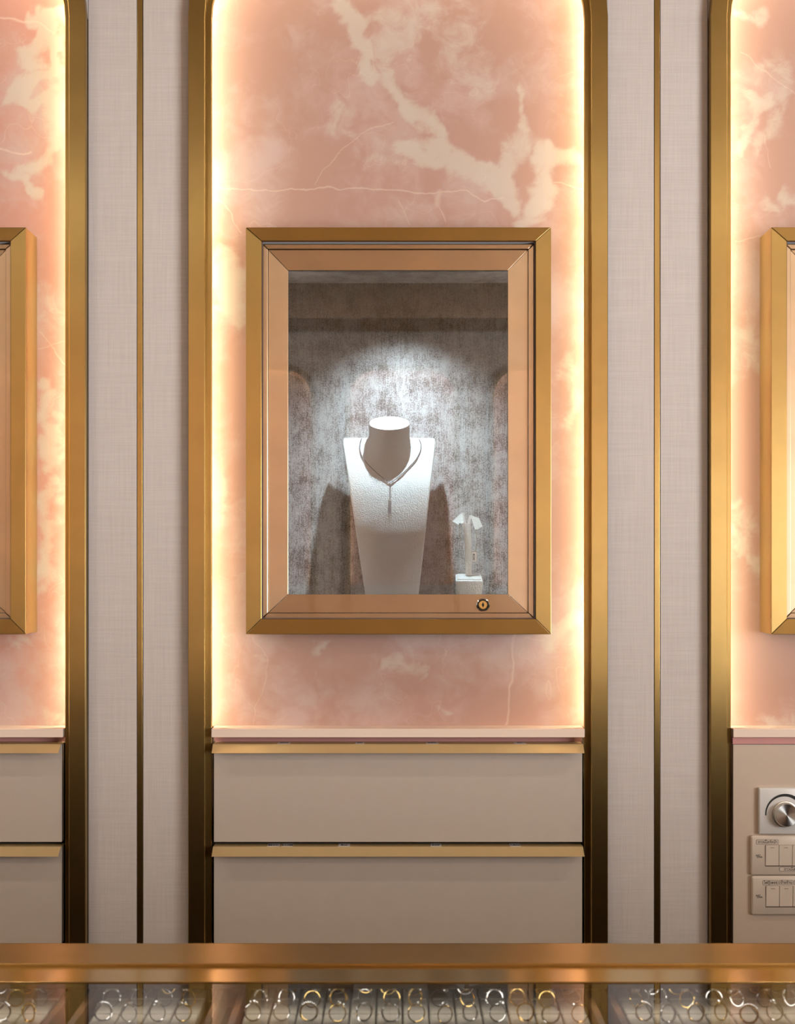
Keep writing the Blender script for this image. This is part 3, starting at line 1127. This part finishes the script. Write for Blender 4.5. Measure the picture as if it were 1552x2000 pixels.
# ------------------------------------------------------------------ earring stand
def make_earring_stand():
    yf = 0.050                                  # front of the base
    yp = 0.068                                  # post
    X = lambda p: PX(p, yp)
    Z = lambda p: PZ(p, yp)
    root = empty('earring_stand', (X(914), yp, IF), 'small white leather earring stand beside the necklace bust', 'earring stand')
    zt, zb = PZ(1134, yf), IF + 0.0006
    b = MB()
    def ring(px0, px1, z, y0, y1, dz=0.0):
        return [(PX(px0, y0), y0, z), (PX(px1, y0), y0, z), (PX(px1, y0) - 0.001, y1, z + dz), (PX(px0, y0) + 0.001, y1, z + dz)]
    b.loft([ring(895, 939, zb, yf + 0.002, yf + 0.036), ring(889.5, 942.5, zt - 0.002, yf, yf + 0.038, 0.011), ring(889.8, 942.2, zt, yf + 0.0005, yf + 0.0375, 0.011)])
    b.build('base', M['leather'], root, bevel=0.0008)
    b = MB()
    b.loft([ring(893, 939.5, zt + 0.0003, yf + 0.004, yf + 0.034, 0.0088), ring(893, 939.5, zt + 0.0032, yf + 0.0045, yf + 0.034, 0.0088)])
    b.build('plinth', M['leather'], root, bevel=0.0006)
    # post: a flat strip that splits into two folded leaves
    b = MB()
    cen = [(914.8, 1124), (914.5, 1090), (913.5, 1055), (912.5, 1035), (912, 1022)]
    wid = [11.5, 13, 13.5, 14, 13]
    rings = []
    for (cx, cy), w in zip(cen, wid):
        x, z, h = X(cx), Z(cy), w * S / 2
        rings.append([(x - h, yp - 0.0015, z), (x + h, yp - 0.0015, z), (x + h, yp + 0.0015, z), (x - h, yp + 0.0015, z)])
    b.loft(rings)
    b.build('post', M['leather'], root, bevel=0.0004)
    for quadpts, neck in ((((901.5, 1000), (883, 1018), (896, 1026), (905, 1020)), [(907.8, 1034), (906.5, 1018), (902.5, 1001)]),
                          (((918.5, 1006), (935, 1012), (941.5, 1028), (927.5, 1037)), [(915.5, 1034), (915.5, 1018), (918.5, 1006.5)])):
        b = MB()
        sgn = -1 if quadpts[1][0] < 912 else 1
        # neck strip rising to the fold
        rings = []
        for (cx, cy), w, yy in zip(neck, (7, 6, 5), (0, 0.0, 0.001)):
            x, z, h = X(cx), Z(cy), w * S / 2
            rings.append([(x - h, yp - 0.001 + yy, z), (x + h, yp - 0.001 + yy, z), (x + h, yp + 0.001 + yy, z), (x - h, yp + 0.001 + yy, z)])
        b.loft(rings)
        # leaf falling forwards and outwards from the fold
        yy = [0.001, -0.004, -0.009, -0.006]
        fr = [(X(px), yp + yy[i], Z(py)) for i, (px, py) in enumerate(quadpts)]
        bk = [(x, y + 0.0015, z) for x, y, z in fr]
        b.loft([fr, bk])
        b.build('leaf', M['leather'], root)
    # earrings with dangling tag cords
    for k, (px, py, lab) in enumerate(((897.5, 1024, 'left'), (928.5, 1036, 'right'))):
        yb = yp - 0.0095
        er = empty('earring', (X(px), yb, Z(py)), 'small diamond stud earring hooked on the %s leaf of the earring stand' % lab, 'earring', 'earrings on the stand')
        b = MB()
        c = Vector((X(px), yb, Z(py)))
        for j in range(5):
            a = j * 2 * math.pi / 5
            b.ball(c + Vector((0.0016 * math.cos(a), 0, 0.0016 * math.sin(a))), 0.0012, 0)
        b.ball(c, 0.0014, 0)
        b.build('stone', M['gem'], er)
        b = MB()
        b.tube([c + Vector((0.0017 * math.cos(a), 0.001, -0.003 + 0.0026 * math.sin(a))) for a in [q * math.pi / 6 for q in range(12)]], 0.0004, 5, 0, True)
        b.build('hook', M['silver'], er, smooth=True)
    # price tag
    tz0, tz1 = Z(1098.5), Z(1077)
    tx0, tx1 = X(921), X(931)
    yt = yp - 0.004
    tg = empty('price_tag', ((tx0 + tx1) / 2, yt, tz0), 'tiny white price tag on a cord beside the earring stand post', 'price tag')
    b = MB()
    b.prism([(tx0, tz0 + 0.001), (tx1, tz0), (tx1, tz1), (tx0, tz1 + 0.001)], yt, yt + 0.0005, 0)
    # frame line and figures printed on the card
    for a in ((tx0, tx1, tz1 - 0.0008, tz1 - 0.0003), (tx1 - 0.0006, tx1 - 0.0002, tz0, tz1), (tx0, tx1, tz0 + 0.0004, tz0 + 0.0008)):
        b.box(a[0], a[1], yt - 0.0001, yt, a[2], a[3], 1)
    tv, tf = text_mesh('4500', 0.0062)
    b.add([(tx0 + 0.0032 + y, yt - 0.00012, (tz0 + tz1) / 2 - x) for x, y in tv], tf, 1)
    b.build('card', [M['paper'], M['black']], tg, fix=False)
    b = MB()
    b.tube([(X(928.5), yp - 0.009, Z(1039)), (X(930.5), yp - 0.006, Z(1050)), (X(931), yp - 0.005, Z(1062)), (X(929), yt, Z(1071)), (X(926), yt - 0.0005, Z(1078))], 0.0004, 5)
    b.build('cord', M['gold'], tg, smooth=True)
    b = MB()
    pts = [(X(897.5 - 1.2 * math.sin(i * 1.3)), yp - 0.0095 + 0.0004 * math.cos(i * 1.3), Z(1029 + i * 1.35)) for i in range(20)]
    b.tube(pts, 0.0003, 5)
    tag(b.build('tag_cord', M['gold'], origin=pts[0], smooth=True), 'fine gold cord dangling from the left leaf of the earring stand', 'cord')


make_earring_stand()


# ------------------------------------------------------------------ drawers
def sticker(px0, px1, zt, yfront, txt, parent, mirror=False):
    """paper label lying on the level top of a drawer grip, its print readable from the front"""
    b = MB()
    x0, x1 = PX(px0), PX(px1)
    y0, y1 = yfront + 0.0005, yfront + 0.029
    b.quad([(x0, y0, zt + 0.0003), (x1, y0, zt + 0.0003), (x1, y1, zt + 0.0003), (x0, y1, zt + 0.0003)], 0)
    b.quad([(x0, y0, zt + 0.00005), (x0, y0, zt + 0.0003), (x1, y0, zt + 0.0003), (x1, y0, zt + 0.00005)], 0)
    if isinstance(txt, int):                   # print too worn to read: two rows of blots
        for row, yy in enumerate((y0 + 0.006, y0 + 0.017)):
            for k in range(txt):
                xm = (x0 + x1) / 2 + (k - (txt - 1) / 2) * 0.0030
                b.quad([(xm - 0.001, yy, zt + 0.0005), (xm + 0.001, yy, zt + 0.0005), (xm + 0.0008, yy + 0.006, zt + 0.0005), (xm - 0.0008, yy + 0.006, zt + 0.0005)], 1)
    else:
        tv, tf = text_mesh(txt, 0.017)
        b.add([((x0 + x1) / 2 + x * 0.5, y0 + 0.011 + y, zt + 0.0005) for x, y in tv], tf, 1)
    s_ = b.build('sticker', [M['paper'], M['black']], parent, fix=False)
    s_['label'] = 'white paper label with black lettering'


YDR = 0.010                  # drawer fronts
DZ = [(1453.5, 1647), (1654, 1846.0), (1852.5, 2046), (2051.5, 2245), (2250.5, 2444)]
STICK = [[(541, 566, 5), (693, 711, 3), (832, 856, 5), (1004, 1028, 3)],
         [(521, 545, 'MXC'), (549, 571, 'E13M'), (660, 683, 'RG'), (841, 862, 'KPP'), (996, 1017, 'CRO')],
         [(522, 546, 'AMT'), (676, 695, 'GA'), (834, 855, 'NK'), (996, 1017, 'KP')], [], []]


def drawer_unit(cx, label, stickers):
    root = empty('drawer_cabinet', (cx, YDR, 0), label, 'cabinet', 'built-in drawer cabinets')
    b = MB()
    ztop = LEDGE_B - 0.0125
    b.box(cx - HW + 0.001, cx + HW - 0.001, 0.05, 0.16, 0.0, ztop)
    b.box(cx - HW + 0.001, cx - HW + 0.0025, 0.026, 0.05, 0.0, ztop)
    b.box(cx + HW - 0.0025, cx + HW - 0.001, 0.026, 0.05, 0.0, ztop)
    b.build('carcass', M['dark'], root)
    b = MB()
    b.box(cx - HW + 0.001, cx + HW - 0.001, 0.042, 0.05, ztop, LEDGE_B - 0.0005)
    b.build('ledge_glow_strip', M['resin_glow'], root)  # reddish glow and reflection under the ledge, put into the strip's colour
    hw = 361 * P
    for k, (pt, pb) in enumerate(DZ):
        zt = PZ(pt)
        zb = max(PZ(pb), 0.02)
        d = bpy.data.objects.new('drawer', None)
        col.objects.link(d)
        d.parent = root
        d.location = Vector((cx, YDR, zb)) - wloc(root)
        b = MB()
        b.box(cx - hw, cx + hw, YDR, YDR + 0.018, zb, zt - 0.002)
        b.build('front', M['cream'], d, bevel=0.0008)
        # grip: level top, lip sloping forwards and down
        yl0, yl1 = 0.001, -0.019
        zl = zt - 0.0132
        b = MB()
        b.xprism([(YDR + 0.024, zt), (yl0, zt), (yl1, zl), (yl1 + 0.0012, zl - 0.0004), (yl0 + 0.001, zt - 0.0016), (YDR + 0.024, zt - 0.0016)], cx - hw - 0.0004, cx + hw + 0.0004)
        h = b.build('grip', M['gold_matte'], d, bevel=0.0003)
        h['label'] = 'pale gold grip strip along the top of the drawer'
        if stickers:
            for x0, x1, txt in STICK[k]:
                sticker(x0, x1, zt, yl0, txt, d)
    return root


drawer_unit(PX(NICHE_C), 'cream drawers with gold grips and paper labels below the necklace showcase', True)
drawer_unit(PX(NICHE_C) - PER, 'cream drawers with bare gold grips below the salmon onyx slab', False)

# right niche: plain board carrying the switches
cxr = PX(NICHE_C) + PER
YBD = 0.008
pan = empty('switch_cabinet', (cxr, YBD, 0), 'beige cabinet board carrying the light switches', 'cabinet')
b = MB()
b.box(cxr - HW + 0.002, cxr + HW - 0.002, YBD, YBD + 0.018, PZ(1843, YBD), PZ(1454, YBD))
b.build('board', M['board'], pan, bevel=0.0008)
b = MB()
b.box(cxr - HW + 0.002, cxr + HW - 0.002, YBD, YBD + 0.018, 0.1, PZ(1849, YBD))
b.build('lower_board', M['board'], pan, bevel=0.0008)
b = MB()
b.box(cxr - HW + 0.001, cxr + HW - 0.001, 0.03, 0.16, 0.0, LEDGE_B - 0.0125)
b.build('carcass', M['dark'], pan)
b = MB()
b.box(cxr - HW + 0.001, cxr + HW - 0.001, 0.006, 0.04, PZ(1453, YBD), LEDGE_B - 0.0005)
b.build('onyx_strip', M['resin_glow'], pan)


# ------------------------------------------------------------------ dimmer and switches
def rbox(x0, x1, z0, z1, r, n=5):
    pts = []
    for cx, cz, a0 in ((x0 + r, z0 + r, math.pi), (x1 - r, z0 + r, 1.5 * math.pi), (x1 - r, z1 - r, 0), (x0 + r, z1 - r, 0.5 * math.pi)):
        for i in range(n + 1):
            a = a0 + 0.5 * math.pi * i / n
            pts.append((cx + r * math.cos(a), cz + r * math.sin(a)))
    return pts


def plate(x0, x1, z0, z1, y0, y1, r, inset):
    b = MB()
    rings = [[(x, y0, z) for x, z in rbox(x0, x1, z0, z1, r)],
             [(x, y1 + inset, z) for x, z in rbox(x0, x1, z0, z1, r)],
             [(x, y1, z) for x, z in rbox(x0 + inset, x1 - inset, z0 + inset, z1 - inset, r)]]
    b.loft(rings)
    return b


def dimmer():
    y1 = YBD - 0.009
    x0, x1, z0, z1 = PX(1482, y1), PX(1584, y1), PZ(1629, y1), PZ(1539, y1)
    e = empty('dimmer_switch', ((x0 + x1) / 2, YBD, z0), 'white square dimmer with a turned metal knob above the light switches', 'dimmer')
    plate(x0, x1, z0, z1, YBD, y1, 0.002, 0.0015).build('plate', M['plastic_white'], e, smooth=True)
    cx, cz = PX(1532.5, y1), PZ(1590, y1)
    # crescent scale
    b = MB()
    n = 40
    out, inn = [], []
    for i in range(n + 1):
        t = i / n
        a = math.radians(184 - 188 * t)
        r = 38 * S
        w = (2.2 + 6.0 * t) * S
        out.append((cx + (r + w * 0.3) * math.cos(a), cz + (r + w * 0.3) * math.sin(a)))
        inn.append((cx + (r - w * 0.7) * math.cos(a), cz + (r - w * 0.7) * math.sin(a)))
    for i in range(n):
        b.quad([(out[i][0], y1 - 0.0002, out[i][1]), (inn[i][0], y1 - 0.0002, inn[i][1]), (inn[i + 1][0], y1 - 0.0002, inn[i + 1][1]), (out[i + 1][0], y1 - 0.0002, out[i + 1][1])])
    b.build('scale_mark', M['black'], e)
    b = MB()
    yk = y1 - 0.014
    b.lathe([(25 * S, y1), (25 * S, y1 - 0.003), (23.5 * S, y1 - 0.0035), (22.6 * S, yk + 0.001), (21.6 * S, yk)], (cx, 0, cz), 'y', 64)
    kb = b.build('knob', M['knob'], e, smooth=True)
    kb['label'] = 'brushed aluminium knob'


def m_knob():
    t = NT('turned_aluminium')
    t.set(Base_Color=(0.72, 0.70, 0.66, 1), Metallic=1.0, Roughness=0.28, Anisotropic=0.9)
    tn = t.n('Tangent', direction_type='RADIAL', axis='Y')
    t.l(tn.outputs[0], t.b.inputs['Tangent'])
    return t.m


M['knob'] = m_knob()


def switch(px0, py0, py1, rk0, ry0, ry1, labels, lab):
    y1 = YBD - 0.008
    x0, z1, z0 = PX(px0, y1), PZ(py0, y1), PZ(py1, y1)
    x1 = x0 + 0.120
    e = empty('light_switch', ((x0 + x1) / 2, YBD, z0), lab, 'light switch', 'light switches on the board')
    plate(x0, x1, z0, z1, YBD, y1, 0.004, 0.002).build('plate', M['plastic'], e, smooth=True)
    yr = y1 - 0.0022
    b = MB()
    rw = 26.3
    b.box(PX(rk0 - 1.2, y1), PX(rk0 + 3 * rw + 0.6, y1), y1 - 0.0004, y1 + 0.0005, PZ(ry1 + 1.0, y1), PZ(ry0 - 0.8, y1))
    b.build('rocker_gap', M['wood_dark'], e)
    for k in range(3):
        b = MB()
        a, c = PX(rk0 + k * rw, yr), PX(rk0 + (k + 1) * rw - 0.8, yr)
        za, zc_ = PZ(ry1, yr), PZ(ry0, yr)
        b.xprism([(y1, za), (yr + 0.001, za), (yr, zc_), (y1, zc_)], a, c)
        r_ = b.build('rocker', M['plastic'], e, bevel=0.0004)
        b = MB()
        mx = (a + c) / 2
        b.box(mx - 4 * S, mx + 4 * S, yr - 0.0001, yr + 0.0002, zc_ - 5.3 * S, zc_ - 4.4 * S)
        b.build('mark', M['tray_wood'], r_)
    for lx0, lx1, ly0, ly1, txt in labels:
        b = MB()
        yl = y1 - 0.0004
        A, B, Zb, Zt = PX(lx0, y1), PX(lx1, y1), PZ(ly1, y1), PZ(ly0, y1)
        b.prism(rbox(A, B, Zb, Zt, 0.0016, 3), yl, y1, 1)
        b.prism(rbox(A + 0.0005, B - 0.0005, Zb + 0.0005, Zt - 0.0005, 0.0013, 3), yl - 0.0001, yl, 0)
        tv, tf = text_mesh(txt, 0.0068) if txt else ([(0, 0)], [])
        wmax = max(x for x, y in tv) - min(x for x, y in tv)
        sc = min(1.0, (B - A) * 0.86 / max(wmax, 1e-4))
        b.add([((A + B) / 2 + x * sc, yl - 0.0002, (Zb + Zt) / 2 + y) for x, y in tv], tf, 1)
        b.build('name_label', [M['plastic'], M['black']], e, fix=False)
    b = MB()
    for txt, px, py in (('ART', 1480, (py0 + py1) / 2 + 0.5), ('DNA', 1483, (py0 + py1) / 2 + 3.5)):
        tv, tf = text_mesh(txt, 0.0046)
        b.add([(PX(px, y1) + x, y1 - 0.0001, PZ(py, y1) + y) for x, y in tv], tf, 0)
    b.build('maker_mark', M['black'], e, fix=False)


dimmer()
switch(1466.5, 1632, 1709, 1495, 1651, 1691, [(1476.5, 1520, 1640, 1649, 'ดาวน์ไลท์หน้า'), (1521.5, 1566, 1693.5, 1701.5, 'ดาวน์ไลท์')],
       'ivory three-gang light switch just under the dimmer')
switch(1468, 1711, 1787, 1496, 1731, 1771, [(1489, 1520, 1719.5, 1728.5, 'ไฟตู้เพชร'), (1521.5, 1548.5, 1719, 1728, 'ป้ายร้าน'), (1550, 1577, 1719, 1728, '')],
       'ivory three-gang light switch lowest on the board')

# ------------------------------------------------------------------ display counter
ZG = EYE - 392 * S           # glass level
yr_ = lambda r: -D + r * D
Y_A, Y_B, Y_C = yr_(0.4695), yr_(0.487), yr_(0.5125)
CXA, CXB = -2.2, 3.4
YFRONT = -1.86
ct = empty('display_counter', (0, (YFRONT + Y_C) / 2, 0), 'glass topped display counter with a wide brass rear rail', 'counter')
b = MB(); b.box(CXA, CXB, Y_B, Y_C, ZG - 0.005, ZG + 0.0035); b.build('rear_cap', M['brass_h'], ct, bevel=0.0004)
b = MB(); b.box(CXA, CXB, Y_A, Y_B - 0.0008, ZG - 0.005, ZG + 0.001); b.build('rear_rail', M['brass_rail'], ct, bevel=0.0003)
b = MB(); b.box(CXA, CXB, YFRONT, YFRONT + 0.03, ZG - 0.005, ZG + 0.001); b.build('front_rail', M['brass_h'], ct, bevel=0.001)
b = MB()
b.box(CXA + 0.01, CXB - 0.01, YFRONT + 0.031, Y_A - 0.0008, ZG - 0.006, ZG, 1)
gt = b
gt.m = [1] * len(gt.m)
for i, f in enumerate(gt.f):
    if all(abs(gt.v[k][2] - ZG) < 1e-6 for k in f):
        gt.m[i] = 0
gt.build('glass_top', [M['glass_top'], M['clear']], ct)
b = MB(); b.box(CXA + 0.02, CXB - 0.02, Y_A + 0.012, Y_A + 0.022, ZG - 0.0075, ZG - 0.0052); b.m = [1 if all(abs(b.v[k][2] - (ZG - 0.0075)) < 1e-6 for k in f) else 0 for f in b.f]; b.build('added_case_fill', [M['dark'], M['case_fill']], ct)  # added strip, unseen under the rail, to brighten the trays
ZT = ZG - 0.032              # pads of the trays
b = MB()
b.box(CXA, CXB, Y_C - 0.008, Y_C, 0.0, ZG - 0.0065)
b.build('back_panel', M['wood_dark'], ct)
b = MB()
b.box(CXA, CXB, YFRONT, YFRONT + 0.012, 0.0, ZG - 0.0065)
b.build('front_panel', M['cream'], ct)
for xa in (CXA, CXB - 0.012):
    b = MB(); b.box(xa, xa + 0.012, YFRONT + 0.0125, Y_C - 0.0085, 0.0, ZG - 0.0065); b.build('side_panel', M['cream'], ct)
b = MB()
b.box(CXA + 0.0125, CXB - 0.0125, YFRONT + 0.0125, Y_C - 0.0085, ZT - 0.03, ZT - 0.02)
b.build('case_floor', M['wood_dark'], ct)

# ring trays: flat, with rows of beige pads, wooden rims
ring_meshes = {}


def ring_proto(kind):
    """a finger ring standing upright, built about its own centre"""
    R_, r_ = 0.0068, 0.00055
    b = MB()
    pts = [Vector((R_ * math.cos(a), 0, R_ * math.sin(a))) for a in [2 * math.pi * q / 24 for q in range(24)]]
    b.tube(pts, r_, 6, 0, True)
    if kind in ('twist', 'silver_twist'):
        b.tube([p + Vector((0, 0.0009 * math.sin(i * 1.05), 0)) + p.normalized() * 0.0008 for i, p in enumerate(pts)], 0.0004, 5, 0, True)
    m = M['gold'] if kind in ('gold', 'twist') else M['silver']
    s = MB()
    if kind in ('gold', 'silver'):
        c = Vector((0, 0, R_ + 0.0016))
        s.lathe([(0.0006, R_ - 0.0002), (0.0026, R_ + 0.0018), (0.0016, R_ + 0.0028)], (0, 0, 0), 'z', 8)
        for j in range(6):
            a = j * math.pi / 3
            s.ball((0.0031 * math.cos(a), 0.0031 * math.sin(a), R_ + 0.0016), 0.0008)
    else:
        for j in range(-5, 6):
            a = math.pi / 2 + j * 0.22
            s.ball(((R_ + 0.001) * math.cos(a), 0, (R_ + 0.001) * math.sin(a)), 0.0009)
    return b, m, s


RLAB = {'gold': 'yellow gold ring with a raised clear stone', 'silver': 'silver ring with a raised clear stone',
        'twist': 'twisted yellow gold band set with small stones', 'silver_twist': 'twisted silver band set with small stones'}
protos = {}
random.seed(7)
PITCH_X, PITCH_Y = 0.0222, 0.039
y_rows = [yr_(0.5015), yr_(0.486), yr_(0.4705)]


def tray(xa, xb, where, lab):
    e = empty('ring_tray', ((xa + xb) / 2, y_rows[1], ZT - 0.0195), lab, 'ring tray', 'ring trays in the counter')
    y0, y1 = YFRONT + 0.30, Y_C - 0.0105
    b = MB(); b.box(xa + 0.0062, xb - 0.0062, y0 + 0.0062, y1 - 0.0062, ZT - 0.0195, ZT - 0.012); b.build('tray_floor', M['tray_wood'], e)
    for x0, x1, ya, yb in ((xa, xa + 0.006, y0, y1), (xb - 0.006, xb, y0, y1), (xa + 0.0061, xb - 0.0061, y0, y0 + 0.006), (xa + 0.0061, xb - 0.0061, y1 - 0.006, y1)):
        b = MB(); b.box(x0, x1, ya, yb, ZT - 0.0195, ZT + 0.004); b.build('rim', M['tray_wood'], e, bevel=0.0008)
    n = int((xb - xa - 0.014) / PITCH_X)
    off = ((xb - xa) - n * PITCH_X) / 2
    padm = None
    for r in range(-1, 6):
        yr0 = y_rows[0] - r * PITCH_Y
        ya, yb = yr0 - PITCH_Y / 2 + 0.0012, min(yr0 + PITCH_Y / 2 - 0.0012, y1 - 0.0066)
        if yb - ya < 0.008 or ya < y0 + 0.007:
            continue
        for c in range(n):
            x = xa + off + (c + 0.5) * PITCH_X
            key = round(yb - ya, 4)
            if tray.pads.get(key) is None:
                b = MB(); h = PITCH_X / 2 - 0.0007
                b.box(x - h, x + h, ya, yb, ZT - 0.0118, ZT)
                p_ = b.build('pad', M['tray_pad'], e, bevel=0.0015, origin=(x, ya, ZT))
                tray.pads[key] = p_
            else:
                p_ = tray.pads[key].copy()
                col.objects.link(p_)
                p_.parent = e
                p_.location = Vector((x, ya, ZT)) - wloc(e)
            if r in (-1, 3, 4, 5):
                continue
            kind = random.choice(('gold', 'silver', 'twist', 'silver_twist') if where != 'left' else ('silver', 'silver', 'silver_twist', 'gold'))
            px_, py_ = x + random.uniform(-0.002, 0.002), (ya + yb) / 2 + random.uniform(-0.004, 0.003)
            rz, rx, ry = random.uniform(-0.7, 0.7), random.uniform(-0.5, -0.1), random.uniform(-0.5, 0.5)
            zc_ = ZT + 0.0068 * math.cos(rx) + 0.0004
            if kind not in protos:
                bb, mm, ss = ring_proto(kind)
                rt = empty('finger_ring', (0, 0, 0), 'x', 'ring')
                bb.build('band', mm, rt, smooth=True)
                ss.build('stone', M['gem'], rt)
                protos[kind] = rt
                o_ = rt
            else:
                o_ = copy_tree(protos[kind], 0)
            o_.location = (px_, py_, zc_)
            o_.rotation_euler = (rx, ry, rz)
            o_['label'] = RLAB[kind] + ' in the ' + where + ' ring tray'
            o_['group'] = RLAB[kind].split(' with')[0].split(' set')[0] + 's in the ' + where + ' tray'


tray.pads = {}
kx = lambda px: (px - CX) * S * 0.503          # at the far end of the trays
tray(kx(182), kx(440), 'left', 'beige ring tray left of the middle tray, full of silver rings')
tray(kx(470), kx(1150), 'middle', 'wide beige ring tray in the middle of the counter')
tray(kx(1178), kx(1610), 'right', 'beige ring tray right of the middle tray')
tray(kx(-90), kx(150), 'outer left', 'beige ring tray at the far left of the counter')
